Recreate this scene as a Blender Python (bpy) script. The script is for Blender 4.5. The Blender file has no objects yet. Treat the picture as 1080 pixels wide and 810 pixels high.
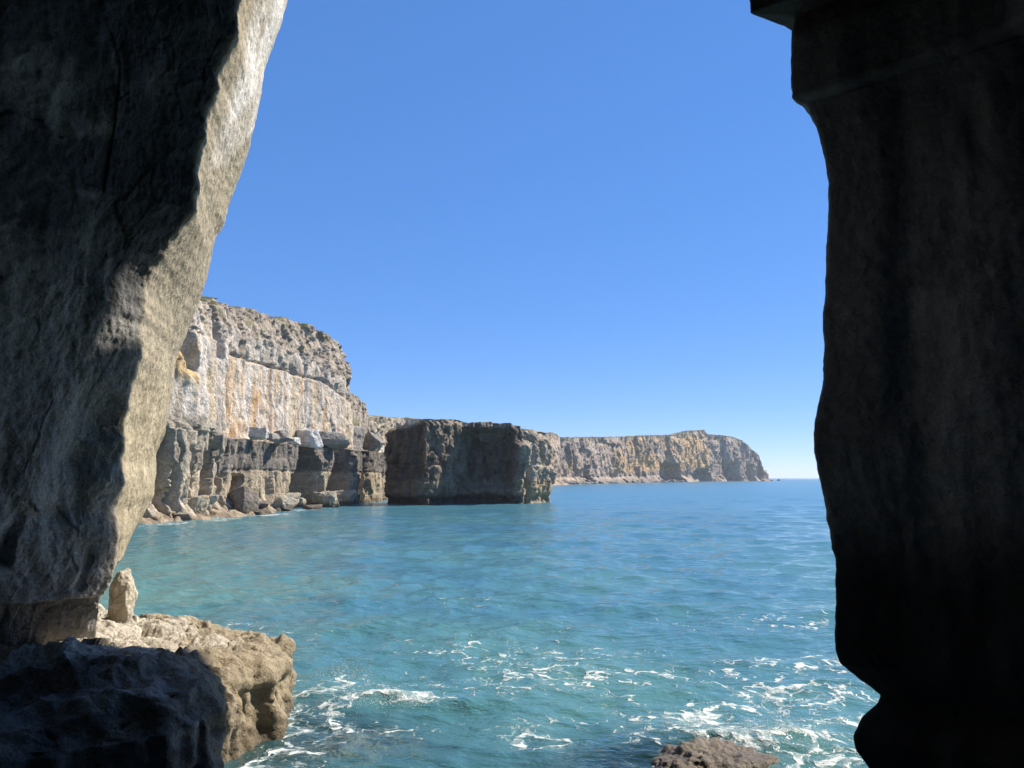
import bpy, bmesh, math, random
import numpy as np
from mathutils import Vector

random.seed(7)
scene = bpy.context.scene
COL = scene.collection
R = math.radians

# ------------------------------------------------------------------ camera
CAM_Z = 4.0
PITCH = math.atan(99 / 810)
cam_d = bpy.data.cameras.new('camera')
cam = bpy.data.objects.new('camera', cam_d)
COL.objects.link(cam)
cam.location = (0, 0, CAM_Z)
cam.rotation_euler = (math.pi / 2 + PITCH, 0, 0)
cam_d.sensor_fit = 'HORIZONTAL'
cam_d.sensor_width = 36
cam_d.lens = 27.0
cam_d.clip_start = 0.1
cam_d.clip_end = 40000
scene.camera = cam

# ------------------------------------------------------------------ sky, sun, exposure
SUN_EL, SUN_AZ = R(42), R(60)          # azimuth clockwise from +Y (the way the camera looks)
S = Vector((math.sin(SUN_AZ) * math.cos(SUN_EL), math.cos(SUN_AZ) * math.cos(SUN_EL), math.sin(SUN_EL)))
world = bpy.data.worlds.new('World')
scene.world = world
world.use_nodes = True
wn = world.node_tree
wn.nodes.clear()
sky = wn.nodes.new('ShaderNodeTexSky')
sky.sky_type = 'NISHITA'
sky.sun_disc = False
sky.sun_elevation = SUN_EL
sky.sun_rotation = SUN_AZ
sky.altitude = 0
sky.air_density = 0.5
sky.dust_density = 0.0
sky.ozone_density = 10.0
bg = wn.nodes.new('ShaderNodeBackground')
bg.inputs['Strength'].default_value = 0.103
wo = wn.nodes.new('ShaderNodeOutputWorld')
gam = wn.nodes.new('ShaderNodeGamma')
gam.inputs['Gamma'].default_value = 0.42
hsv = wn.nodes.new('ShaderNodeHueSaturation')
hsv.inputs['Hue'].default_value = 0.515
hsv.inputs['Saturation'].default_value = 1.60
hsv.inputs['Value'].default_value = 2.78
wn.links.new(sky.outputs[0], gam.inputs[0])
wn.links.new(gam.outputs[0], hsv.inputs['Color'])
wn.links.new(hsv.outputs[0], bg.inputs[0])
wn.links.new(bg.outputs[0], wo.inputs[0])

sun_d = bpy.data.lights.new('sun', 'SUN')
sun_d.energy = 5.0
sun_d.angle = R(0.5)
sun_d.color = (1.0, 0.92, 0.79)
sun = bpy.data.objects.new('sun', sun_d)
COL.objects.link(sun)
sun.rotation_euler = (-S).to_track_quat('-Z', 'Y').to_euler()

scene.view_settings.view_transform = 'Standard'
scene.view_settings.look = 'None'
scene.view_settings.exposure = 0.8
scene.view_settings.gamma = 1.0
scene.view_settings.use_curve_mapping = False
scene.render.engine = 'CYCLES'
scene.cycles.use_denoising = True
scene.render.filter_size = 1.15
scene.cycles.max_bounces = 8
scene.cycles.diffuse_bounces = 5
scene.cycles.glossy_bounces = 3
scene.cycles.transparent_max_bounces = 6
scene.cycles.sample_clamp_indirect = 6

# ------------------------------------------------------------------ noise in numpy
U32 = np.uint32


def _hash(ix, iy, iz, seed):
    h = (ix.astype(U32) * U32(0x27d4eb2d)) ^ (iy.astype(U32) * U32(0x165667b1)) ^ (iz.astype(U32) * U32(0x9e3779b1)) ^ U32((seed * 2654435761) & 0xffffffff)
    h = (h ^ (h >> U32(15))) * U32(0x85ebca6b)
    h = (h ^ (h >> U32(13))) * U32(0xc2b2ae35)
    return h ^ (h >> U32(16))


def perlin(p, seed=0):
    p = np.asarray(p, float)
    i = np.floor(p).astype(np.int64)
    f = p - i
    u = f * f * f * (f * (f * 6 - 15) + 10)
    res = 0
    for dx in (0, 1):
        wx = u[..., 0] if dx else 1 - u[..., 0]
        for dy in (0, 1):
            wy = u[..., 1] if dy else 1 - u[..., 1]
            for dz in (0, 1):
                wz = u[..., 2] if dz else 1 - u[..., 2]
                h = _hash(i[..., 0] + dx, i[..., 1] + dy, i[..., 2] + dz, seed)
                gx = (h & U32(1023)) / 511.5 - 1
                gy = ((h >> U32(10)) & U32(1023)) / 511.5 - 1
                gz = ((h >> U32(20)) & U32(1023)) / 511.5 - 1
                res = res + wx * wy * wz * (gx * (f[..., 0] - dx) + gy * (f[..., 1] - dy) + gz * (f[..., 2] - dz))
    return res * 1.3


def fbm(p, octaves=5, seed=0, gain=0.5, lac=2.03):
    p = np.asarray(p, float)
    a, s = 1.0, 0
    for k in range(octaves):
        s = s + a * perlin(p, seed + k * 17)
        p = p * lac + 3.7
        a *= gain
    return s


def ridged(p, octaves=4, seed=0, gain=0.5):
    p = np.asarray(p, float)
    a, s, n = 1.0, 0, 0
    for k in range(octaves):
        s = s + a * (1 - np.abs(perlin(p, seed + k * 13)) * 2)
        n += a
        p = p * 2.1 + 1.3
        a *= gain
    return s / n


def worley(p, seed=0):
    """F1, F2 and the value of the nearest cell."""
    p = np.asarray(p, float)
    c = np.floor(p).astype(np.int64)
    F1 = np.full(p.shape[:-1], 9.0)
    F2 = F1.copy()
    V = np.zeros(p.shape[:-1])
    for dx in (-1, 0, 1):
        for dy in (-1, 0, 1):
            for dz in (-1, 0, 1):
                cx, cy, cz = c[..., 0] + dx, c[..., 1] + dy, c[..., 2] + dz
                h = _hash(cx, cy, cz, seed)
                q = np.stack([cx + (h & U32(1023)) / 1023, cy + ((h >> U32(10)) & U32(1023)) / 1023, cz + ((h >> U32(20)) & U32(1023)) / 1023], -1)
                d = np.sqrt(((p - q) ** 2).sum(-1))
                v = (_hash(cx, cy, cz, seed + 991) & U32(65535)) / 65535
                near = d < F1
                F2 = np.where(near, F1, np.minimum(F2, d))
                V = np.where(near, v, V)
                F1 = np.where(near, d, F1)
    return F1, F2, V


def sstep(a, b, x):
    t = np.clip((x - a) / (b - a), 0, 1)
    return t * t * (3 - 2 * t)


def bump1(x, a, b, soft):
    return sstep(a - soft, a + soft, x) * (1 - sstep(b - soft, b + soft, x))


def mix(a, b, t):
    return a + (b - a) * t[..., None]


def C(*v):
    return np.array(v, float)


# ------------------------------------------------------------------ mesh helpers
def tag(o, label=None, cat=None, group=None, kind=None):
    if label:
        o['label'] = label
    if cat:
        o['category'] = cat
    if group:
        o['group'] = group
    if kind:
        o['kind'] = kind
    return o


def mesh_from(name, V, F, mat, cols=None, attrs=None, smooth=True):
    V = np.ascontiguousarray(V, np.float32).reshape(-1, 3)
    F = np.ascontiguousarray(F, np.int32)
    k = F.shape[1]
    me = bpy.data.meshes.new(name)
    me.vertices.add(len(V))
    me.vertices.foreach_set('co', V.ravel())
    me.loops.add(F.size)
    me.loops.foreach_set('vertex_index', F.ravel())
    me.polygons.add(len(F))
    me.polygons.foreach_set('loop_start', np.arange(0, F.size, k, dtype=np.int32))
    me.polygons.foreach_set('use_smooth', np.full(len(F), smooth))
    if cols is not None:
        c = np.ones((len(V), 4), np.float32)
        c[:, :3] = np.clip(np.asarray(cols).reshape(-1, 3), 0, 1)
        a = me.color_attributes.new('tint', 'FLOAT_COLOR', 'POINT')
        a.data.foreach_set('color', c.ravel())
    for key, val in (attrs or {}).items():
        a = me.attributes.new(key, 'FLOAT', 'POINT')
        a.data.foreach_set('value', np.ascontiguousarray(val, np.float32).ravel())
    me.update(calc_edges=True)
    me.validate()
    me.materials.append(mat)
    o = bpy.data.objects.new(name, me)
    COL.objects.link(o)
    return o


def grid_faces(nu, nv, wrap=False, flip=False):
    iu = np.arange(nu if wrap else nu - 1)
    iv = np.arange(nv - 1)
    a = (iu[:, None] * nv + iv[None, :]).ravel()
    b = (((iu[:, None] + 1) % nu) * nv + iv[None, :]).ravel()
    F = np.stack([a, b, b + 1, a + 1], 1)
    return F[:, ::-1] if flip else F


def grid_normals(P):
    du = np.gradient(P, axis=0)
    dv = np.gradient(P, axis=1)
    n = np.cross(du, dv)
    return n / np.maximum(np.linalg.norm(n, axis=-1, keepdims=True), 1e-9)


def smooth_axis(A, k, axis=0, times=1):
    for _ in range(times):
        B = A.copy()
        sl = [slice(None)] * A.ndim
        acc = 0
        n = A.shape[axis]
        for o in range(-k, k + 1):
            idx = np.clip(np.arange(n) + o, 0, n - 1)
            acc = acc + np.take(A, idx, axis=axis)
        A = acc / (2 * k + 1)
    return A


def at(px, py, Y):
    """point of the place at depth Y that the 1080x810 photograph shows at (px, py)"""
    a = (px - 540) / 810
    b = (405 - py) / 810
    dy = math.cos(PITCH) - b * math.sin(PITCH)
    dz = math.sin(PITCH) + b * math.cos(PITCH)
    t = Y / dy
    return Vector((a * t, Y, CAM_Z + dz * t))


def resample(poly, counts):
    """polyline sections (n, K, 2) -> (n, sum(counts), 2), counts[k] samples on segment k"""
    out = []
    for k, c in enumerate(counts):
        t = (np.arange(c) / c)[None, :, None]
        out.append(poly[:, k:k + 1] * (1 - t) + poly[:, k + 1:k + 2] * t)
    out.append(poly[:, -1:])
    return np.concatenate(out, 1)


# ------------------------------------------------------------------ materials
def nd(nt, t, **kw):
    n = nt.nodes.new(t)
    for k, v in kw.items():
        if hasattr(n, k):
            setattr(n, k, v)
    return n


def rock_material(name, scale=3.0, bump=0.5, dist=0.05, contrast=0.35, rough=0.85, streak=0.0, fine=10.0):
    m = bpy.data.materials.new(name)
    m.use_nodes = True
    nt = m.node_tree
    L = nt.links.new
    b = nt.nodes['Principled BSDF']
    b.inputs['Roughness'].default_value = rough
    b.inputs['Specular IOR Level'].default_value = 0.25
    geo = nd(nt, 'ShaderNodeNewGeometry')
    att = nd(nt, 'ShaderNodeAttribute', attribute_name='tint')
    n1 = nd(nt, 'ShaderNodeTexNoise')
    n1.inputs['Scale'].default_value = scale
    n1.inputs['Detail'].default_value = 9
    n1.inputs['Roughness'].default_value = 0.68
    n2 = nd(nt, 'ShaderNodeTexNoise')
    n2.inputs['Scale'].default_value = scale * fine
    n2.inputs['Detail'].default_value = 5
    n2.inputs['Roughness'].default_value = 0.7
    vo = nd(nt, 'ShaderNodeTexVoronoi')
    vo.inputs['Scale'].default_value = scale * 2.3
    L(geo.outputs['Position'], n1.inputs['Vector'])
    L(geo.outputs['Position'], n2.inputs['Vector'])
    L(geo.outputs['Position'], vo.inputs['Vector'])
    add = nd(nt, 'ShaderNodeMath', operation='ADD')
    L(n1.outputs['Fac'], add.inputs[0])
    L(n2.outputs['Fac'], add.inputs[1])
    mr = nd(nt, 'ShaderNodeMapRange')
    mr.inputs['From Min'].default_value = 0.7
    mr.inputs['From Max'].default_value = 1.3
    mr.inputs['To Min'].default_value = 1 - contrast
    mr.inputs['To Max'].default_value = 1 + contrast
    L(add.outputs[0], mr.inputs['Value'])
    mul = nd(nt, 'ShaderNodeMix', data_type='RGBA', blend_type='MULTIPLY')
    mul.inputs[0].default_value = 1
    L(att.outputs['Color'], mul.inputs[6])
    L(mr.outputs[0], mul.inputs[7])
    L(mul.outputs[2], b.inputs['Base Color'])
    # height for the bump: broad noise, grains, and pits
    hv = nd(nt, 'ShaderNodeMath', operation='MULTIPLY_ADD')
    L(n2.outputs['Fac'], hv.inputs[0])
    hv.inputs[1].default_value = 0.45
    L(n1.outputs['Fac'], hv.inputs[2])
    pit = nd(nt, 'ShaderNodeMath', operation='MULTIPLY_ADD')
    L(vo.outputs['Distance'], pit.inputs[0])
    pit.inputs[1].default_value = 0.25
    L(hv.outputs[0], pit.inputs[2])
    bp = nd(nt, 'ShaderNodeBump')
    bp.inputs['Strength'].default_value = bump
    bp.inputs['Distance'].default_value = dist
    L(pit.outputs[0], bp.inputs['Height'])
    L(bp.outputs[0], b.inputs['Normal'])
    return m


M_near = rock_material('cave_limestone', scale=4.0, bump=0.9, dist=0.06, contrast=0.50, fine=6)
M_dark = rock_material('shaded_limestone', scale=5.0, bump=0.6, dist=0.04, contrast=0.35, fine=6)
M_ledge = rock_material('ledge_limestone', scale=5.0, bump=1.0, dist=0.07, contrast=0.5, fine=5)
M_wet = rock_material('wet_limestone', scale=5.0, bump=0.9, dist=0.06, contrast=0.5, rough=0.32, fine=5)
M_mid = rock_material('cliff_limestone', scale=1.1, bump=0.9, dist=0.30, contrast=0.45, fine=4)
M_far = rock_material('headland_limestone', scale=0.2, bump=0.7, dist=1.2, contrast=0.45, fine=4)

# ------------------------------------------------------------------ the left wall of the cave mouth
def left_wall():
    Yc, Yl = 12.4, 15.6
    corner = [(300, -160), (272, -60), (253, 0), (246, 40), (240, 58), (232, 78), (225, 107), (215, 134), (210, 180), (207, 221), (198, 233), (174, 269),
              (157, 292), (154, 320), (152, 340), (138, 411), (130, 442), (128, 513), (124, 540), (124, 584), (119, 612), (112, 625), (108, 660), (100, 760)]
    lip = [(372, -160), (330, -60), (304, 0), (296, 28), (279, 74), (276, 102), (262, 164), (242, 216), (237, 238), (228, 250), (216, 304), (202, 340), (186, 379),
           (182, 418), (174, 458), (165, 478), (163, 521), (150, 545), (138, 565), (127, 584)]
    pc = np.array([at(x, y, Yc) for x, y in corner])[::-1]
    pl = np.array([at(x, y, Yl) for x, y in lip])[::-1]
    z = np.concatenate([np.linspace(-1.0, 1.9, 40, endpoint=False), np.linspace(1.9, 2.7, 60, endpoint=False), np.linspace(2.7, 13.2, 330, endpoint=False), np.linspace(13.2, 21, 50)])
    cx = np.interp(z, pc[:, 2], pc[:, 0])
    lx = np.interp(z, pl[:, 2], pl[:, 0])
    jag = 0.10 * fbm(np.stack([z * 1.6, z * 0, z * 0], -1), 4, 5)
    cx = cx + jag * sstep(2.2, 3, z)
    under = 1 - sstep(2.12, 2.2, z)                 # the block under the bedding plane sits back
    lipcut = 1 - sstep(2.42, 2.62, z)               # underside of the lit lip
    nz = len(z)
    K = np.zeros((nz, 9, 2))
    K[:, 0] = (-7.5, -9)
    K[:, 1] = (-8.2, 1)
    K[:, 2, 0] = -8.9 + 0.05 * z
    K[:, 2, 1] = 8.0
    K[:, 3, 0] = -7.9 + 0.16 * z - under * 0.1
    K[:, 3, 1] = 11.0 + 0.9 * under
    K[:, 4, 0] = cx - under * 0.12
    K[:, 4, 1] = Yc + under * 0.1
    K[:, 5, 0] = lx - lipcut * 1.3
    K[:, 5, 1] = Yl - lipcut * 1.8
    K[:, 6, 0] = lx - 1.6 - lipcut * 2.0
    K[:, 6, 1] = 17.6 - lipcut * 1.4
    K[:, 7, 0] = lx - 8
    K[:, 7, 1] = 20
    K[:, 8] = (-34, 27)
    counts = [25, 40, 110, 150, 130, 50, 40, 25]
    XY = resample(K, counts)
    XY = smooth_axis(XY, 2, axis=1, times=2)
    P = np.concatenate([XY, np.broadcast_to(z[:, None, None], XY.shape[:2] + (1,))], -1)
    P = P.transpose(1, 0, 2)                        # (u, z, 3)
    N = grid_normals(P)
    F1, F2, V = worley(P * C(0.8, 0.8, 0.3) + C(.35, 0, 0) * P[..., 2:3] + 0.25 * fbm(P * 0.7, 3, 9)[..., None], 21)
    G1, G2, W = worley(P * C(1.5, 1.5, 1.0), 22)
    big = (V - 0.5) * 0.05 + 0.06 * fbm(P * C(1.5, 1.5, .22) + C(.3, 0, 0) * P[..., 2:3], 4, 35) + 0.17 * fbm(P * C(.3, .3, .22), 3, 30)
    mid = (W - 0.5) * 0.02 + 0.045 * fbm(P * C(1.1, 1.1, .8), 4, 31)
    small = 0.018 * fbm(P * 4.5, 4, 32) + 0.016 * fbm(P * 10, 3, 33) * (1 + .8 * ((np.arange(P.shape[0]) > sum(counts[:4]))[:, None]))
    nu = P.shape[0]
    u = np.arange(nu)
    ic = sum(counts[:4])
    il = sum(counts[:5])
    edge = np.minimum(np.abs(u - ic) / 60.0, np.abs(u - il) / 60.0)
    edge = np.clip(edge, 0.12, 1)[:, None]
    litm = ((u > ic) & (u < il + 60)).astype(float)[:, None]
    D = big * edge * (1 - 0.6 * litm) + mid * np.clip(edge * 1.6, 0, 1) * (1 - 0.5 * litm) + small * (1 - .35 * litm)
    # a long scoop, a slanting crack and a row of solution pits on the shaded face
    def dist_seg(a, b):
        a = np.array(at(*a)); b = np.array(at(*b))
        q = P - a
        t = np.clip((q @ (b - a)) / ((b - a) @ (b - a)), 0, 1)
        return np.linalg.norm(q - t[..., None] * (b - a), axis=-1)
    wob = 0.12 * fbm(P * 1.5, 3, 77)
    for a, b, w, dpt in (((42, 545, 11.8), (98, 440, 12.1), 0.62, 0.22), ((2, 590, 11.2), (17, 535, 11.4), 0.2, 0.22), ((26, 385, 11.4), (38, 325, 11.5), 0.24, 0.22),
                         ((82, 625, 12), (92, 590, 12.1), 0.10, 0.05), ((100, 210, 12), (95, 120, 12), 0.8, 0.28), ((120, 100, 12), (110, -10, 12), 0.45, 0.3), ((20, 150, 11.5), (5, 20, 11.5), 0.5, 0.3)):
        d = dist_seg(a, b) + wob
        D = D - dpt * (1 - sstep(0, w, d)) * (1 - litm)
    for (a, r) in (((78, 520, 12), .09), ((72, 533, 12), .08), ((82, 512, 12), .06), ((38, 585, 11.8), .08), ((57, 580, 11.9), .05), ((105, 618, 12.2), .06), ((75, 511, 12), .05)):
        d = np.linalg.norm(P - np.array(at(*a)), axis=-1)
        D = D - 0.22 * (1 - sstep(r * 0.4, r, d))
    sgn = 1.0
    # grid_normals may point inward: make them face the void (towards +x at the corner)
    if N[ic + 40, nz // 2, 0] < 0:
        N = -N
    P2 = P + N * D[..., None] * sgn
    # colour: grey limestone in the cave, paler buff put on the sunlit strip, white at the top of the lip
    n1 = fbm(P * 0.5, 4, 40)
    n2 = fbm(P * C(1.4, 1.4, 0.5), 4, 41)
    col = mix(np.broadcast_to(C(.25, .245, .235), P.shape).copy(), C(.38, .365, .34), sstep(-.35, .6, n1))
    col = mix(col, C(.07, .075, .085), sstep(0.05, .5, n2) * 0.75)
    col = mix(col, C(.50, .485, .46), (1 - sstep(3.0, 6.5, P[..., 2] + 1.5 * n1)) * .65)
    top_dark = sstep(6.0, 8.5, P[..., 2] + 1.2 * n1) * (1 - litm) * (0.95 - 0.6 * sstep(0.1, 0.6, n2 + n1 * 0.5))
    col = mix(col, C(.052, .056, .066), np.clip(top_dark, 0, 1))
    dpatch = dist_seg((100, 205, 12), (92, 80, 12)) + 2 * wob
    col = mix(col, C(.30, .265, .21), (1 - sstep(0.55, 0.75, dpatch)) * 0.8)
    spall = np.abs(P[..., 2] - (at(0, 211, 12).z - (P[..., 0] + 7.2) * 0.25) - wob * .5)
    col = mix(col, C(.42, .40, .385), (1 - sstep(0.02, 0.09, spall)) * .4 * sstep(-.3, .3, fbm(P * 3, 3, 49)) * bump1(P[..., 0], -7.0, -6.3, .1) * (1 - litm))
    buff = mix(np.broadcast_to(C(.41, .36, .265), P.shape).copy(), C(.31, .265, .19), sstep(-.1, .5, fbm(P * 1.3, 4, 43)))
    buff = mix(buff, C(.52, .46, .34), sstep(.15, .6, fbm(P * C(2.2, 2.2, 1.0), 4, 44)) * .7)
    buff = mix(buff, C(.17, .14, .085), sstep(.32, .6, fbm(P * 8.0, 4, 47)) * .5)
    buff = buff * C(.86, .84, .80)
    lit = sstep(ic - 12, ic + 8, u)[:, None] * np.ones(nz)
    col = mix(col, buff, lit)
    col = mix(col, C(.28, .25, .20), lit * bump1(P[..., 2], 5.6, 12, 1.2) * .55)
    facet = P[..., 2] - 0.8 * (P[..., 1] - 12.4)
    white = sstep(8.55, 8.8, facet + 0.4 * fbm(P * 0.8, 3, 45)) * sstep(ic + 25, ic + 60, u)[:, None]
    col = mix(col, C(.62, .60, .58), white * (0.7 + 0.3 * sstep(-.3, .3, fbm(P * 2, 3, 46))))
    col = mix(col, C(.36, .32, .26), white * sstep(0.1, 0.5, fbm(P * C(1, 1, .5), 4, 48)) * .8)
    greyedge = (1 - sstep(3, 22, np.abs(u - il - 4)))[:, None] * sstep(4, 12, z)[None, :]
    col = mix(col, C(.33, .31, .28), greyedge * .6)
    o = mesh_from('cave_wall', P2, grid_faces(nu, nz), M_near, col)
    tag(o, 'left cave wall of grey limestone in shade with a sunlit buff edge', 'cave wall')
    return o


left_wall()


# ------------------------------------------------------------------ the right wall of the cave mouth
def right_wall():
    Ye = 10.0
    sil = [(700, -220), (752, -90), (776, -30), (787, 0), (787, 14), (794, 16), (800, 20), (812, 21), (823, 18), (830, 15), (837, 18.5), (833, 40), (834, 69), (833, 103), (839, 108), (848, 110),
           (857, 128), (867, 156), (870, 170), (873, 221), (867, 346), (868, 394), (857, 456), (857, 477), (864, 505), (870, 539), (875, 567), (880, 600),
           (880, 687), (885, 700), (923, 730), (927, 733), (925, 740), (907, 757), (899, 777), (903, 793), (917, 812), (935, 850), (960, 930)]
    # the underside of the hanging nub is nearly level: keep heights strictly rising
    ps = np.array([at(x, y, Ye) for x, y in sil])[::-1]
    order = np.maximum.accumulate(ps[:, 2] + np.arange(len(ps)) * 1e-4)
    z = np.concatenate([np.linspace(-1.5, 0.2, 30, endpoint=False), np.linspace(0.2, 9.9, 360, endpoint=False), np.linspace(9.9, 10.6, 70, endpoint=False), np.linspace(10.6, 21.5, 90)])
    ex = np.interp(z, order, ps[:, 0])
    ex = ex + 0.03 * fbm(np.stack([z * 2.2, z * 0 + 4, z * 0], -1), 5, 61)
    yo = np.interp(z, [-1.5, 0, 3, 7, 12.4, 15.4, 17.6, 21.5], [10.8, 11.0, 12.1, 14.4, 17.8, 20.0, 21.2, 21.5])  # unseen outer face, shaped for the shadow it throws on the ledge
    xo = np.interp(z, [0, 12.4, 15.4, 21.5], [.44, .43, .405, .40]) * yo
    nz = len(z)
    # beyond the edge the rock stands back from the opening and runs out to sea
    wall = np.where(z > 10.1, ex[np.searchsorted(z, 10.0)], ex) / Ye
    K = np.zeros((nz, 11, 2))
    K[:, 0] = (7.0, -9)
    K[:, 1] = (7.6, 0)
    K[:, 2, 0] = 6.6
    K[:, 2, 1] = 5.2
    K[:, 3, 0] = np.maximum(ex + 1.9, 5.7)
    K[:, 3, 1] = 8.3
    K[:, 4, 0] = ex
    K[:, 4, 1] = Ye
    for j, fr in enumerate((.06, .3, .65, 1.0)):
        yy = Ye + (yo - Ye) * fr
        zz = CAM_Z + (z - CAM_Z) * Ye / yy
        K[:, 5 + j, 0] = yy * np.maximum(np.interp(zz, z, wall) + .004 + .02 * fr, fr * xo / yo)
        K[:, 5 + j, 1] = yy
    xo = K[:, 8, 0]
    K[:, 9, 0] = xo + 6
    K[:, 9, 1] = yo - 2.4
    K[:, 10, 0] = 40
    K[:, 10, 1] = np.minimum(yo - 6, 12)
    counts = [25, 40, 90, 130, 14, 30, 30, 30, 40, 25]
    XY = smooth_axis(resample(K, counts), 2, axis=1, times=2)
    P = np.concatenate([XY, np.broadcast_to(z[:, None, None], XY.shape[:2] + (1,))], -1).transpose(1, 0, 2)
    N = grid_normals(P)
    ic = sum(counts[:4])
    if N[ic - 60, nz // 2, 1] > 0:
        N = -N
    nu = P.shape[0]
    edge = np.clip(np.abs(np.arange(nu) - ic) / 45.0, 0.06, 1)[:, None]
    F1, F2, V = worley(P * C(0.9, 0.9, 0.18) + 0.4 * fbm(P * .6, 3, 62)[..., None], 63)
    D = (.16 * fbm(P * C(.5, .5, .12), 4, 64) + .012 * fbm(P * C(2.2, 2.2, .3), 4, 69)) * edge - .0 * (1 - sstep(.02, .07, worley(P * C(.45, .45, .3) + .15 * fbm(P, 3, 59)[..., None], 60)[1] - worley(P * C(.45, .45, .3) + .15 * fbm(P, 3, 59)[..., None], 60)[0])) * np.clip(edge - .2, 0, 1) + .025 * fbm(P * C(1.2, 1.2, .5), 5, 65) * np.clip(edge * 1.5, 0, 1) + .010 * fbm(P * 5, 5, 66, gain=.6)
    past = (np.arange(nu) > ic + 3)[:, None]
    D = np.where(past, -np.abs(D), D)
    P2 = P + N * D[..., None]
    n1 = fbm(P * C(.9, .9, .25), 4, 67)
    col = mix(np.broadcast_to(C(.22, .213, .207), P.shape).copy(), C(.28, .27, .26), sstep(-.2, .5, n1))
    col = mix(col, C(.145, .143, .145), sstep(.1, .5, fbm(P * C(1.2, 1.2, .5), 4, 68)) * .7)
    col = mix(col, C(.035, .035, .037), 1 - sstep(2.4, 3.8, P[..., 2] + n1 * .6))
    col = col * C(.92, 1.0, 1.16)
    col = mix(col, C(.075, .076, .085), sstep(6.5, 9.5, P[..., 2] + .8 * n1) * .8)  # upper wall darkened in colour against light bounced off the lip
    col = mix(col, C(.05, .05, .05), sstep(9.9, 10.15, P[..., 2]))  # nub darkened in colour so its lit underside reads as shade
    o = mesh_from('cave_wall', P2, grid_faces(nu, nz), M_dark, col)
    tag(o, 'right cave wall, an almost black rock face in deep shade', 'cave wall')


right_wall()


# ------------------------------------------------------------------ the roof and the back of the cave
def cave_roof():
    E = np.array([(-16, 11.5, 12.5), (-9, 11.8, 12.4), (-4.2, 12.4, 12.9), (-1.8, 13.8, 14.3), (1.06, 15.8, 15.9), (4, 17.8, 17.0), (8.6, 20.4, 18.4), (14, 18.2, 18.6), (24, 14, 18.6)])  # unseen front rim, shaped to cast the shadow edge on wall and ledge
    t = np.linspace(0, len(E) - 1, 220)
    Ed = np.stack([np.interp(t, np.arange(len(E)), E[:, k]) for k in range(3)], -1)
    Ed = Ed + np.stack([t * 0, 0.22 * fbm(np.stack([t * 3, t * 0, t * 0], -1), 4, 71), 0.1 * fbm(np.stack([t * 3, t * 0 + 5, t * 0], -1), 4, 72)], -1)
    x, y, z = Ed.T
    rows = []
    for (yy, zz) in ((-12, z + 9), (y - 5, z + 9), (y - 1.2, z + 6), (y, z + 2.5), (y, z), (y - 2.5, z - .2), (np.minimum(y - 5, 8), np.minimum(z - .5, 12.6)), (3, 9.6), (-3, 8.2), (-8, 6.0), (-9.5, -1)):
        rows.append(np.stack([x, yy + 0 * x, zz + 0 * x], -1))
    K = np.stack(rows, 1)
    P = []
    for k in range(K.shape[1] - 1):
        n = 18
        s = (np.arange(n) / n)[None, :, None]
        P.append(K[:, k:k + 1] * (1 - s) + K[:, k + 1:k + 2] * s)
    P = np.concatenate(P + [K[:, -1:]], 1)
    N = grid_normals(P)
    P2 = P + N * (.35 * fbm(P * .5, 5, 73))[..., None] * np.clip(np.abs(np.arange(P.shape[1]) - 72) / 20, .2, 1)[None, :, None]
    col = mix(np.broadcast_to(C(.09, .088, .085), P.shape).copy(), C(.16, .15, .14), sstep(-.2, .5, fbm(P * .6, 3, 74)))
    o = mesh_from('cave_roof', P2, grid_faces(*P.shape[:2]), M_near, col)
    tag(o, 'dark rock roof of the cave arching over the opening', 'cave roof')
    # the rock floor the photographer stands on
    gx, gy = np.meshgrid(np.linspace(-9, 8, 120), np.linspace(-10, 4.6, 110), indexing='ij')
    edge = sstep(4.4, 1.6, gy + .5 * np.sin(gx * .9)) if False else 1 - sstep(1.6, 4.4, gy + .5 * np.sin(gx * .9))
    gz = -1.2 + 3.5 * edge + .18 * fbm(np.stack([gx, gy, gx * 0], -1) * .9, 4, 75)
    P = np.stack([gx, gy, gz], -1)
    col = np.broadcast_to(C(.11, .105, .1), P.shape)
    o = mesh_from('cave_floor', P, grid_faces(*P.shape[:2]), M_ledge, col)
    tag(o, kind='structure')


cave_roof()


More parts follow.
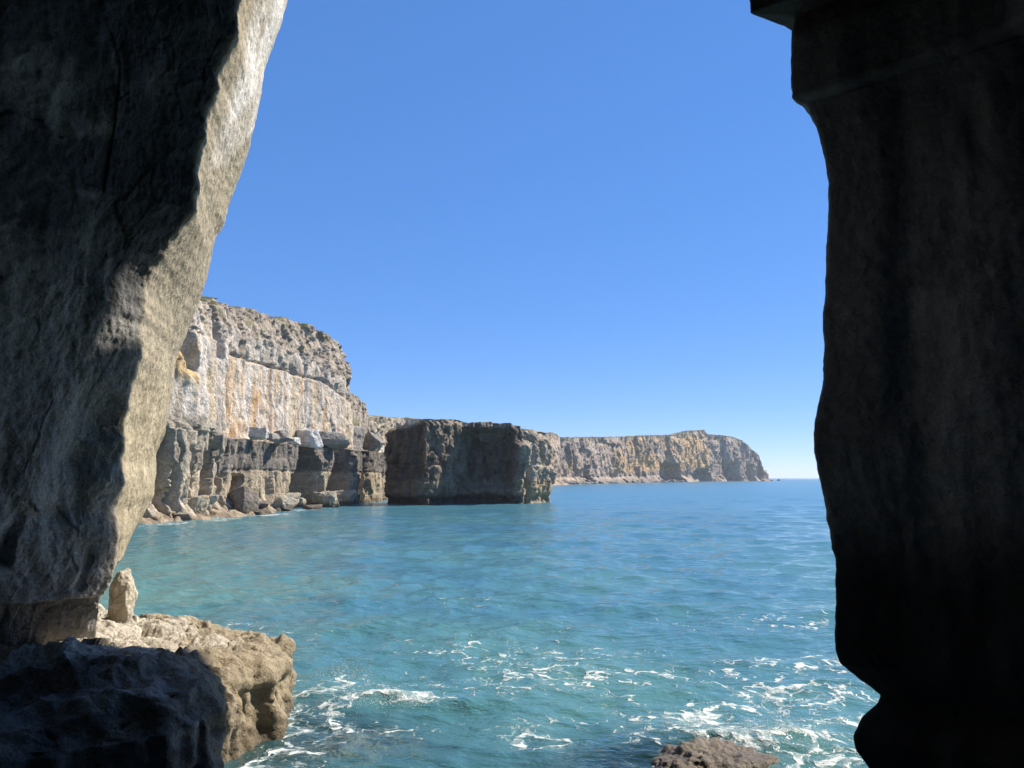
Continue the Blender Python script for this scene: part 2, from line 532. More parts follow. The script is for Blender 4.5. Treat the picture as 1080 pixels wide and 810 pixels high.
# ------------------------------------------------------------------ the rock ledge at the foot of the left wall
def rock_ledge():
    rim = np.array([(-10.5, 6.6), (-8.6, 7.6), (-6.6, 8.4), (-5.0, 9.2), (-4.15, 10.2), (-3.95, 11.3), (-3.95, 12.6), (-4.05, 14.1), (-4.55, 15.7), (-5.3, 17.0), (-7.0, 17.9), (-9.5, 18.6), (-13, 19.5)])
    inl = np.array([(-12, 8.5), (-11, 9.4), (-9.6, 10.2), (-8.8, 10.9), (-8.3, 11.5), (-8.2, 12), (-8.2, 12.6), (-8.3, 13.4), (-8.5, 14.2), (-8.8, 14.9), (-9.4, 15.5), (-10.5, 16), (-14, 16.6)])
    seg = np.concatenate([[0], np.cumsum(np.linalg.norm(np.diff(rim, axis=0), axis=1))])
    s = np.linspace(0, seg[-1], 460)
    rm = np.stack([np.interp(s, seg, rim[:, k]) for k in (0, 1)], -1)
    il = np.stack([np.interp(s, seg, inl[:, k]) for k in (0, 1)], -1)
    rm = smooth_axis(rm, 9, 0, 2)
    out = rm - il
    out /= np.linalg.norm(out, axis=1, keepdims=True)
    tang = np.gradient(rm, axis=0)
    nor = np.stack([tang[:, 1], -tang[:, 0]], -1)
    nor /= np.linalg.norm(nor, axis=1, keepdims=True)
    if (nor * out).sum() < 0:
        nor = -nor
    rm = rm + nor * (.32 * fbm(np.stack([s * .75, s * 0, s * 0], -1), 4, 79))[:, None]
    ztop = np.interp(s, seg, [1.5, 1.35, 1.25, 1.25, 1.25, 1.2, 1.05, .8, .42, .55, .8, .95, 1.0])
    zin = np.interp(s, seg, [1.6, 1.55, 1.5, 1.5, 1.5, 1.5, 1.5, 1.5, 1.5, 1.45, 1.4, 1.4, 1.4])
    nt_, ns_ = 230, 110
    t = np.linspace(0, 1, nt_, endpoint=False)[None, :, None]
    inner = rm - nor * 1.0
    topxy = il[:, None] * (1 - t) + inner[:, None] * t
    topz = zin[:, None] * (1 - t[..., 0]) + ztop[:, None] * t[..., 0]
    a = np.linspace(0, 1, ns_)
    prof_o = -1.0 + 1.0 * np.sin(np.clip(a / .45, 0, 1) * np.pi / 2) + .25 * np.clip((a - .3) / .7, 0, 1)
    prof_z = np.where(a < .45, 1 - (1 - np.cos(a / .45 * np.pi / 2)) * .3, .7 - (a - .45) / .55 * 2.0)
    sidexy = rm[:, None] + nor[:, None] * prof_o[None, :, None]
    sidez = np.where(prof_z[None] > 0, prof_z[None] * ztop[:, None], prof_z[None])
    P = np.concatenate([np.concatenate([topxy, topz[..., None]], -1), np.concatenate([sidexy, sidez[..., None]], -1)], 1)
    N = grid_normals(P)
    if N[200, 60, 2] < 0:
        N = -N
    # water-worn pillows with hollows between them on top, flutes down the seaward face
    wq = P * C(1, 1, .6) + .35 * np.stack([fbm(P * .8, 3, 80), fbm(P * .8 + 9, 3, 81), 0 * P[..., 0]], -1)
    F1, F2, V = worley(wq * 1.0, 82)
    G1, G2, W = worley(wq * 2.6, 83)
    topw = sstep(.0, .9, N[..., 2])
    pil = (.46 * (1 - np.clip(F1, 0, 1) ** 2) - .2 + .2 * (V - .5)) + .12 * (1 - np.clip(G1, 0, 1) ** 2) - .04 + .14 * (ridged(P * .9, 4, 182) - .6)
    hol = -.20 * sstep(.25, .7, fbm(P * 1.6, 3, 84)) - .10 * sstep(.62, .85, ridged(P * 1.6, 3, 85))
    ss = s[:, None] * np.ones(P.shape[1])
    flute = .26 * fbm(np.stack([ss * 1.9, P[..., 2] * .35, ss * 0], -1), 4, 86) + .16 * fbm(P * 1.4, 4, 87) - .22 * sstep(.28, .5, fbm(np.stack([ss * 2.6, P[..., 2] * .8, ss * 0], -1), 3, 187))
    bowl = .20 * np.clip(G1, 0, 1) ** 2 - .10 + .46 * np.clip(F1, 0, 1) ** 2 - .20 - .08 * sstep(.45, .75, worley(wq * 4.2, 186)[0] * -1 + .75)
    shade = 1 - sstep(11.2, 12.6, P[..., 1] + .12 * (P[..., 0] + 6))
    D = topw * ((pil + hol) * (1 - .8 * shade) + bowl * (.35 + .65 * shade)) + (1 - topw) * flute + .045 * fbm(P * 5, 5, 88, gain=.6) * (1 - .45 * shade) + .12 * fbm(P * .5, 3, 89)
    P2 = P + N * D[..., None]
    # a knob on the seaward corner and a toe running into the water
    for (c, r, hgt) in (((-4.7, 15.3, .75), .45, .45), ((-4.2, 15.5, -.1), .55, .45), ((-5.6, 14.6, 1.0), .7, .25), ((-6.6, 15.8, 1.0), .8, .25), ((-5.2, 11.3, 1.2), .95, .34), ((-6.6, 11.6, 1.4), 1.1, .22), ((-6.3, 14.0, 1.2), 1.3, -.14)):
        w = np.exp(-((P - C(*c)) ** 2).sum(-1) / (r * r))
        P2[..., 2] += hgt * w
    zz = P2[..., 2] + .15 * fbm(P * 2, 3, 90)
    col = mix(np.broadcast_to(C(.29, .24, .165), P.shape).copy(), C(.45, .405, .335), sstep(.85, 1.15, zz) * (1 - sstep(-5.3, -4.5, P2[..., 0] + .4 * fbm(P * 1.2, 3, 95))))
    col = mix(col, C(.30, .25, .18), sstep(.1, .5, fbm(P * 1.7, 4, 91)) * .6)
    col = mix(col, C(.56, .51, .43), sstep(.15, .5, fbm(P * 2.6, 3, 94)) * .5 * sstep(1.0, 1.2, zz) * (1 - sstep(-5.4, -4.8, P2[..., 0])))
    wet = 1 - sstep(.05, .4, zz)
    col = mix(col, C(.12, .095, .065), wet * .8)
    inside = 1 - sstep(10.4, 11.9, P[..., 1] + .35 * fbm(P, 3, 92) + .12 * (P[..., 0] + 6))      # dark rock inside the cave, its colour edge matched to the cast shadow
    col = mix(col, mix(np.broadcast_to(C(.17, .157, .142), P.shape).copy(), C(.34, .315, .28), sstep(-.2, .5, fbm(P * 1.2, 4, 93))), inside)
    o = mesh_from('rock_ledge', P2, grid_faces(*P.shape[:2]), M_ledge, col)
    tag(o, 'low water-worn rock ledge at the foot of the left wall, half sunlit', 'rock ledge')


rock_ledge()


# ------------------------------------------------------------------ boulders
def boulder(name, seed, size, loc, mat, cola, colb, planes=14, sub=5, rough=.06, flat=.0, rot=0.0, tidal=None):
    bm = bmesh.new()
    bmesh.ops.create_icosphere(bm, subdivisions=sub, radius=1)
    V = np.array([v.co[:] for v in bm.verts])
    F = np.array([[v.index for v in f.verts] for f in bm.faces])
    bm.free()
    rng = np.random.default_rng(seed)
    n = rng.normal(size=(planes, 3))
    n /= np.linalg.norm(n, axis=1, keepdims=True)
    d = rng.uniform(.62, .95, planes)
    n[:6] = np.array([(1, 0, 0), (-1, 0, 0), (0, 1, 0), (0, -1, 0), (0, 0, 1), (0, 0, -1)]) + rng.normal(size=(6, 3)) * .22
    n /= np.linalg.norm(n, axis=1, keepdims=True)
    d[:6] = rng.uniform(.6, .8, 6)
    dot = V @ n.T
    r = np.where(dot > .05, d / np.maximum(dot, .05), 9)
    k = 34.0
    rr = -np.log(np.exp(-k * np.minimum(r, 3)).sum(1) + np.exp(-k * 1.4)) / k
    P = V * rr[:, None]
    sz = C(*size)
    Q = P * sz
    m = min(size)
    Q = Q + V * (rough * m * 2.2 * fbm(Q / m * 1.3 + seed, 4, seed) + rough * m * .6 * fbm(Q / m * 5 + seed, 3, seed + 3))[:, None]
    c, s_ = math.cos(rot), math.sin(rot)
    Q = np.stack([Q[:, 0] * c - Q[:, 1] * s_, Q[:, 0] * s_ + Q[:, 1] * c, Q[:, 2]], -1)
    col = mix(np.broadcast_to(cola, Q.shape).copy(), colb, sstep(-.3, .4, fbm(Q / m + seed * 3, 4, seed + 5)))
    if tidal:
        wet = 1 - sstep(tidal * .5, tidal, Q[:, 2] + loc[2])
        col = mix(col, C(.13, .105, .075), wet * .85)
    o = mesh_from(name, Q, F, mat, col)
    o.location = loc
    return o


# ------------------------------------------------------------------ cliffs
def coast(pts, ds):
    pts = np.array(pts, float)
    seg = np.concatenate([[0], np.cumsum(np.linalg.norm(np.diff(pts, axis=0), axis=1))])
    s = np.arange(0, seg[-1], ds)
    p = np.stack([np.interp(s, seg, pts[:, k]) for k in (0, 1)], -1)
    return s, seg, p


def cliff_sheet(p, s, zlist_fn, disp_fn, col_fn, inland, name, mat, closed=False, capn=8, capdepth=30.0, caprise=1.0, smooth_n=4, capdrop=0.0):
    """p (n,2) plan line, sea on the right of travel"""
    ps = smooth_axis(p, smooth_n, 0, 1) if not closed else p
    t = np.gradient(smooth_axis(ps, 12, 0, 1) if not closed else ps, axis=0)
    if closed:
        t = np.roll(ps, -1, 0) - np.roll(ps, 1, 0)
        for _ in range(6):
            t = (np.roll(t, 1, 0) + t + np.roll(t, -1, 0)) / 3
    nrm = np.stack([t[:, 1], -t[:, 0]], -1)
    nrm /= np.linalg.norm(nrm, axis=1, keepdims=True)
    Z = zlist_fn(s)                                     # (ns, nz)
    B = np.concatenate([np.broadcast_to(ps[:, None], Z.shape + (2,)), Z[..., None]], -1)
    D, dz = disp_fn(s[:, None] * np.ones_like(Z), Z, B)
    P = B.copy()
    P[..., :2] += nrm[:, None] * D[..., None]
    P[..., 2] += dz
    col = col_fn(s[:, None] * np.ones_like(Z), Z, P, D)
    # cap
    top = P[:, -1]
    caps, cc = [], []
    for k in range(1, capn + 1):
        f = (k / capn) ** 2
        if closed:
            cen = top.mean(0)
            q = top * (1 - f) + cen * f
            q[:, 2] = top[:, 2] * (1 - f) + cen[2] * f + caprise * f ** .5
        else:
            q = top + np.concatenate([inland * f * capdepth, [caprise * f ** .5]])
        q[:, 2] += .25 * caprise * fbm(q * .5, 3, 5) - capdrop * f
        caps.append(q)
        cc.append(np.broadcast_to(C(.16, .15, .07), q.shape))
    if not closed:
        q = caps[-1].copy(); q[:, 2] = -1.5
        caps.append(q); cc.append(np.broadcast_to(C(.16, .15, .07), q.shape))
    P = np.concatenate([P, np.stack(caps, 1)], 1)
    col = np.concatenate([col, np.stack(cc, 1)], 1)
    o = mesh_from(name, P, grid_faces(P.shape[0], P.shape[1], wrap=closed), mat, col)
    return o


def near_cliff():
    pts = [(-44, 36), (-38.5, 55), (-35.5, 66), (-32.5, 75), (-30.8, 84), (-29.6, 95), (-27.4, 108), (-24.2, 121), (-23.0, 127), (-22.6, 138), (-25.0, 152), (-30, 172)]
    s, seg, p = coast(pts, .14)
    Y = p[:, 1]
    top = np.interp(Y, [36, 60, 70, 76, 79, 82, 86, 92, 99, 106, 111, 115, 118, 121, 124, 126, 130, 138, 144, 152, 172],
                    [21, 21.2, 21.5, 21.8, 22.4, 23.0, 23.6, 24.3, 25.0, 25.2, 25.3, 24.8, 24.1, 23.3, 21.6, 18.6, 17.9, 17.5, 17.0, 16.0, 18])
    lw = np.interp(Y, [36, 72, 77, 84, 86, 95, 108, 123, 125, 130, 150, 172], [1.5, 1.5, .6, .9, 2.3, 2.2, 2.0, 1.8, 3.4, 3.4, 3.2, 3])
    pxw = 540 + 810 * (p[:, 0] - lw - .9) / Y
    pyw = np.interp(pxw, [215, 225, 236, 250, 275, 300, 320, 340, 352, 360, 365, 368, 372], [311, 316, 319, 322, 329, 333, 340, 350, 358, 366, 376, 392, 418])
    tw = CAM_Z + (504 - pyw) / 810 * Y
    k_ = bump1(Y, 84, 123.5, 1.0)
    top = top * (1 - k_) + tw * k_
    jag = fbm(np.stack([Y * .5, Y * 0, Y * 0], -1), 5, 101)
    top = top + .45 * jag + .5 * (worley(np.stack([Y * .45, Y * 0, Y * 0], -1), 102)[2] - .5)

    def zl(s_):
        base = np.concatenate([np.linspace(-1.5, 8.1, 84, endpoint=False), np.linspace(8.1, 8.7, 22, endpoint=False), np.linspace(8.7, 15, 48, endpoint=False)])
        f = np.linspace(0, 1, 80)
        up = 15 + f[None] * (top[:, None] - 15)
        return np.concatenate([np.broadcast_to(base, (len(s_), len(base))), up], 1)

    ledge_w = np.interp(Y, [36, 72, 77, 84, 86, 95, 108, 123, 125, 130, 150, 172], [1.5, 1.5, .6, .9, 2.3, 2.2, 2.0, 1.8, 3.4, 3.4, 3.2, 3])

    def disp(ss, Z, B):
        y = B[..., 1]
        up = sstep(8.25, 8.55, Z + .25 * fbm(B * .3, 3, 110))
        # the buttress at the near end has no flat ledge: it slopes back instead
        D = -ledge_w[:, None] * up
        slab = 1 - .8 * up * sstep(9, 10, Z)
        lowz = Z < 8.2
        F1, F2, V = worley(np.stack([y * np.where(lowz, .42, .30), Z * np.where(lowz, .05, .16), B[..., 0] * .1], -1) + np.where(lowz, .09, .25)[..., None] * fbm(B * .25, 3, 111)[..., None], 112)
        G1, G2, W = worley(np.stack([y * .85, Z * np.where(lowz, .16, .45), B[..., 0] * .3], -1) + np.where(lowz, .10, .22)[..., None] * fbm(B * .7, 3, 113)[..., None], 114)
        H1, H2, X = worley(np.stack([y * 1.6, Z * np.where(lowz, .5, 1.3), B[..., 0]], -1), 115)
        low = 1 - up
        rag = up * sstep(20.9, 21.7, Z + .8 * fbm(B * .2, 3, 116) + np.clip((y - 110) * .2, 0, 3.0))
        smooth = up * (1 - rag)
        joint = smooth * sstep(18.2, 18.5, Z + np.clip((y - 112) * .2, 0, 3))
        qu = sstep(80, 84, y)
        D = D + low * ((V - .5) * (1.1 - .5 * qu) + (W - .5) * (1.1 - .55 * qu) + (X - .5) * (.5 - .1 * qu))
        D = D + rag * ((V - .5) * .9 + (W - .5) * .5 + (X - .5) * .3 + .35 * fbm(B * C(.8, .8, 1.2), 5, 124) - .26 * np.clip(Z - 21.0, 0, 8) - .2) + joint * ((V - .5) * .5 + (W - .5) * .45 + (X - .5) * .15 - .25)
        D = D + smooth * ((V - .5) * .35 + .35 * fbm(np.stack([y * .35, Z * .06, y * 0], -1), 4, 117) + (W - .5) * .10)
        D = D + (.22 - .1 * low) * fbm(B * C(.9, .9, .7), 5, 118)
        # the crack under the ragged rock
        ck = np.abs(Z - (18.35 + .4 * fbm(np.stack([y * .2, y * 0, y * 0], -1), 3, 119) - np.clip((y - 112) * .2, 0, 3)))
        D = D - .5 * up * (1 - sstep(.1, .3, ck)) * bump1(y, 88, 122, 2)
        # bedding plane in the lower cliff
        D = D - .14 * low * sstep(81, 84, y) * (1 - sstep(.05, .16, np.abs(Z - 4.9 - .15 * fbm(B * .3, 2, 120))))
        # undercut bays in the lower cliff
        for (a, b, zt, dep) in ((97.5, 107.5, 8.6, 3.6), (109.8, 117.8, 8.6, 4.0), (123.0, 124.6, 7.0, 1.6), (83.2, 87.4, 4.2, 2.6), (77.8, 80.0, 7.6, 2.2), (71.2, 72.8, 8.0, 2.2), (68.2, 69.6, 5, 2.4), (74.8, 75.8, 7, 1.2)):
            wy = y + .35 * fbm(B * .5, 3, 121)
            a2 = a + (b - a) * .6 * np.clip(Z / 8.0, 0, 1)
            D = D - dep * low * sstep(a2 - .5, a2 + .5, wy) * (1 - sstep(b - .3, b + .3, wy)) * (1 - sstep(zt - .3, zt + .3, Z)) * (.45 + .55 * sstep(a2, b, wy))
        for (yc, wd, dp, z1) in ((66.6, .22, 1.4, 7.5), (69.9, .25, 1.6, 8.5), (73.4, .22, 1.2, 8.0), (76.4, .3, 1.5, 6.5), (81.3, .3, 1.4, 6), (92.0, .25, .9, 7), (95.2, .2, .7, 5)):
            D = D - dp * low * np.exp(-((y + .5 * fbm(B * .4, 3, 123) - yc) / wd) ** 4) * (1 - sstep(z1 - 1, z1, Z))
        # ribs beside the bays
        for (a, w, h, zt) in ((108.6, 1.0, .8, 6.8), (119.2, .8, .8, 8.0), (97.0, 2.0, .5, 6.5)):
            D = D + h * low * np.exp(-((y - a) / w) ** 2) * (1 - sstep(zt - .6, zt, Z))
        # near buttress: proud of the wall behind it, and columns below it
        D = D + 1.6 * bump1(y, 50, 80.2, .8) * (1 - .35 * sstep(17, 22, Z)) * (.45 + .55 * up)
        D = D - .25 * up * np.clip(118 - y, -4, 0) * 0 - up * np.clip(y - 118, 0, 6) * .10 * sstep(17, 20, Z + (y - 117) * .5)
        D = D - 1.1 * up * bump1(y + .5 * (W - .5), 80.2, 83.0, .4) * sstep(16.5, 18, Z)
        D = D - .9 * bump1(y + .28 * (Z - 17), 74.2, 75.6, .25) * bump1(Z, 14.5, 18.6, .5)
        foot = low * (1 - sstep(0, 2.2, Z)) * 1.2 * bump1(y, 40, 100, 6)
        D = D + foot
        dz = .12 * fbm(B * .8, 3, 122) * (1 - sstep(-.1, .1, 0 * Z))
        # slabs on the sloping shelf
        dz = dz + .9 * bump1(y, 60, 81, 2) * bump1(Z, 8.2, 8.8, .2)
        return D, dz

    def colr(ss, Z, P, D):
        y = P[..., 1]
        n1 = fbm(P * .25, 4, 130)
        st = fbm(np.stack([y * .8, Z * .05, P[..., 0] * .3], -1), 4, 131)
        st2 = fbm(np.stack([y * .75 + 9, Z * .05, P[..., 0] * .1], -1), 4, 132)
        st3 = fbm(np.stack([y * .5 + 31, Z * .045, P[..., 0] * .2], -1), 4, 133)
        grey = mix(np.broadcast_to(C(.38, .34, .29), P.shape).copy(), C(.23, .20, .175), sstep(-.2, .4, fbm(P * .6, 4, 134)))
        slab = mix(np.broadcast_to(C(.46, .435, .405), P.shape).copy(), C(.42, .35, .255), sstep(-.15, .35, st))
        slab = mix(slab, C(.42, .26, .12), sstep(.0, .5, st2 + .25 * n1 - .02) * .95 * bump1(y, 84, 118, 3))
        slab = mix(slab, C(.22, .20, .185), sstep(.15, .5, st3) * .75)
        slab = mix(slab, C(.57, .545, .50), sstep(.15, .45, fbm(np.stack([y * 1.2 + 60, Z * .12, y * 0], -1), 4, 135)) * .6)
        up = sstep(8.2, 8.9, Z + .2 * n1 - 1.6 * bump1(y, 50, 81, 1) * (1 + .6 * n1))
        rag = sstep(20.8, 21.8, Z + .9 * n1 + np.clip((y - 110) * .2, 0, 3.0)) * (1 - bump1(y, 60, 80, .8) * .5)
        jn = sstep(18.1, 18.6, Z + .4 * n1 + np.clip((y - 112) * .2, 0, 3)) * (1 - bump1(y, 60, 80, .8) * .6)
        dk = mix(np.broadcast_to(C(.135, .127, .118), P.shape).copy(), C(.225, .208, .185), sstep(-.2, .5, fbm(np.stack([y * 1.2, Z * .3, P[..., 0]], -1), 4, 136)))
        tan = mix(np.broadcast_to(C(.38, .33, .25), P.shape).copy(), C(.27, .235, .18), sstep(-.2, .4, fbm(P * .7, 4, 137)))
        low = mix(tan, dk, sstep(4.6, 5.1, Z + .5 * n1))
        paler = bump1(y, 40, 81, 2.0)
        low = mix(low, C(.46, .42, .35), paler * .75 * (.7 + .5 * fbm(P * .5, 3, 139)))
        col = mix(low, slab, up)
        col = mix(col, mix(np.broadcast_to(C(.42, .395, .36), P.shape).copy(), C(.27, .25, .225), sstep(-.1, .4, fbm(P * C(.5, .5, .35), 4, 150))), jn * .85)
        col = mix(col, grey, rag)
        far = sstep(123.5, 126, y)
        col = mix(col, grey, far * up)
        ochre = bump1(y + .28 * (Z - 17), 72.6, 75.2, .4) * bump1(Z, 13.5, 18.6, .9)
        col = mix(col, C(.52, .36, .16), ochre * .8)
        turf = sstep(.05, .4, fbm(P * .4, 3, 138)) * sstep(21.3, 23.0, Z - n1) * .7
        col = mix(col, C(.17, .155, .075), turf)
        col = mix(col, C(.15, .145, .075), far * bump1(Z, 10.5, 14, 1) * sstep(0, .3, n1 + .15))
        wet = 1 - sstep(.3, 1.0, Z + .4 * n1)
        col = mix(col, C(.16, .12, .08), wet * .8)
        return np.clip(col * C(1.07, 1.015, .96), 0, .8)

    o = cliff_sheet(p, s, zl, disp, colr, C(-1, .1), 'sea_cliff', M_mid)
    tag(o, 'tall limestone cliff on the left with white and orange streaked upper wall', 'cliff')


near_cliff()


def far_cliff():
    pts = [(-37, 150), (-31, 165), (-27.6, 172), (-29.5, 190), (-33, 215), (-33.5, 240), (-36, 262), (-60, 300)]
    s, seg, p = coast(pts, .3)
    Y = p[:, 1]
    top = np.interp(Y, [150, 172, 200, 240, 300], [16.5, 17.5, 19.6, 22.4, 26]) + .5 * fbm(np.stack([s * .3, s * 0, s * 0], -1), 4, 140)

    def zl(s_):
        f = np.linspace(0, 1, 90)
        return -1.5 + f[None] * (top[:, None] + 1.5)

    def disp(ss, Z, B):
        F1, F2, V = worley(np.stack([ss * .22, Z * .2, ss * 0], -1) + .2 * fbm(B * .2, 3, 141)[..., None], 142)
        G1, G2, W = worley(np.stack([ss * .6, Z * .5, ss * 0], -1), 143)
        D = (V - .5) * 2 + (W - .5) * .9 + .5 * fbm(B * .5, 4, 144) - 2.2 * sstep(8, 9, Z + 1.5 * fbm(B * .05, 2, 145))
        return D, 0 * Z

    def colr(ss, Z, P, D):
        st = fbm(np.stack([ss * .5, Z * .06, ss * 0], -1), 4, 146)
        col = mix(np.broadcast_to(C(.33, .295, .25), P.shape).copy(), C(.19, .17, .155), sstep(-.2, .4, fbm(P * .3, 4, 147)))
        col = mix(col, C(.50, .44, .36), sstep(.1, .45, st) * .5)
        col = mix(col, C(.62, .6, .57), bump1(Z + fbm(P * .2, 3, 148), 9.6, 11.2, .3) * .7)
        col = mix(col, C(.17, .155, .14), bump1(Z, 3.8, 8, .6) * .6)
        col = mix(col, C(.30, .26, .17), 1 - sstep(2, 3.8, Z))
        return col * C(1.1, 1.02, .9)

    o = cliff_sheet(p, s, zl, disp, colr, C(-1, .3), 'sea_cliff', M_mid)
    tag(o, 'lower grey cliff half hidden between the tall cliff and the dark stack', 'cliff')


far_cliff()


def headland():
    def pd(px, d):
        return ((px - 540) / 810 * d, d)
    pts = [(-70, 290), (-52, 330), (-20, 372), (4, 400)] + [pd(578, 428), pd(586, 445), pd(590, 480), pd(612, 520), pd(640, 590), pd(668, 660), pd(690, 705), pd(705, 760), pd(722, 790), pd(745, 850),
                                                           pd(756, 885), pd(768, 905), pd(782, 955), pd(794, 985), pd(804.5, 1012)] + [(345, 1040), (340, 1080), (300, 1150)]
    s, seg, p = coast(pts, .75)
    pxs = 540 + 810 * p[:, 0] / p[:, 1]
    prof_x = [300, 435, 545, 560, 575, 584, 588, 591, 600, 650, 675, 690, 700, 713, 718, 724, 735, 744, 747, 760, 773, 783, 789, 794, 800, 803, 805.5]
    prof_y = [440, 441, 455, 456, 456, 457, 458, 461, 461, 461, 459.5, 459, 459, 458.3, 456, 454.5, 454, 453.6, 458, 459, 461, 464.5, 470, 475, 480, 492, 499]
    py = np.interp(pxs, prof_x, prof_y)
    end = np.argmax(p[:, 1] > 1012)
    top = CAM_Z + (504 - py) / 810 * p[:, 1]
    top[end:] = top[end]
    top = top + .7 * fbm(np.stack([s * .12, s * 0, s * 0], -1), 5, 150)

    def zl(s_):
        f = np.linspace(0, 1, 120)
        return -2 + f[None] * (top[:, None] + 2)

    def disp(ss, Z, B):
        F1, F2, V = worley(np.stack([ss * .045, Z * .045, ss * 0], -1) + .3 * fbm(B * .05, 3, 151)[..., None], 152)
        G1, G2, W = worley(np.stack([ss * .13, Z * .11, ss * 0], -1) + .2 * fbm(B * .12, 3, 153)[..., None], 154)
        H1, H2, X = worley(np.stack([ss * .35, Z * .3, ss * 0], -1), 155)
        rel = Z / top[:, None]
        D = (V - .5) * 5 + (W - .5) * 2.6 + (X - .5) * 1.2 + 2.5 * fbm(B * C(.06, .06, .03), 4, 156)
        D = D - 7 * np.clip(rel - .55, 0, 1) ** 1.3 + 6 * np.clip(.14 - rel, 0, .2) / .14
        px = pxs[:, None]
        for (a, b, zt, dep) in ((696, 714, .40, 14), (729, 747, .24, 16), (762, 777, .45, 16), (786, 793, .5, 11), (797, 802, .5, 9)):
            zt2 = zt + .12 * fbm(B * .05, 3, 157)
            D = D - dep * bump1(px + 1.2 * fbm(B * .06, 3, 158), a, b, 1.2) * (1 - sstep(zt2 - .05, zt2 + .04, rel))
        D = D * (.35 + .65 * sstep(0, .15, 1.0 - rel))
        return D, 0 * Z

    def colr(ss, Z, P, D):
        px = pxs[:, None] * np.ones_like(Z)
        rel = Z / top[:, None]
        n1 = fbm(P * .03, 4, 160)
        col = mix(np.broadcast_to(C(.43, .365, .30), P.shape).copy(), C(.29, .245, .21), sstep(-.25, .35, fbm(P * .09, 4, 161)))
        col = mix(col, C(.44, .41, .37), sstep(.1, .5, fbm(np.stack([ss * .12, Z * .02, ss * 0], -1), 4, 162)) * .6)
        och = bump1(px, 648, 748, 6) * sstep(-.2, .15, n1 + .08 * np.sin(px * .35)) * bump1(rel, .22, .93, .08)
        col = mix(col, C(.60, .41, .21), och * .9)
        och2 = np.exp(-((px - 605) / 6) ** 2) * bump1(rel, .25, .5, .08) + .6 * bump1(px, 575, 590, 3) * sstep(0, .3, n1)
        col = mix(col, C(.46, .34, .2), np.clip(och2, 0, 1) * .7)
        gry = bump1(px, 672, 705, 4) * bump1(rel, .58, .88, .04)
        col = mix(col, C(.21, .2, .185), gry * .7)
        scree = (1 - sstep(.05, .12, rel)) * bump1(px, 588, 716, 3)
        col = mix(col, C(.23, .205, .175), scree * .8)
        turf = sstep(.955, .985, rel + .03 * n1)
        col = mix(col, C(.17, .16, .085), turf * .8)
        return col * C(.88, .82, .79)

    o = cliff_sheet(p, s, zl, disp, colr, C(-.8, .6), 'headland', M_far, caprise=0.3, capdepth=120, capdrop=26)
    tag(o, 'distant ochre and grey headland running out to sea on the right', 'headland')
    return pxs, p


HP = headland()


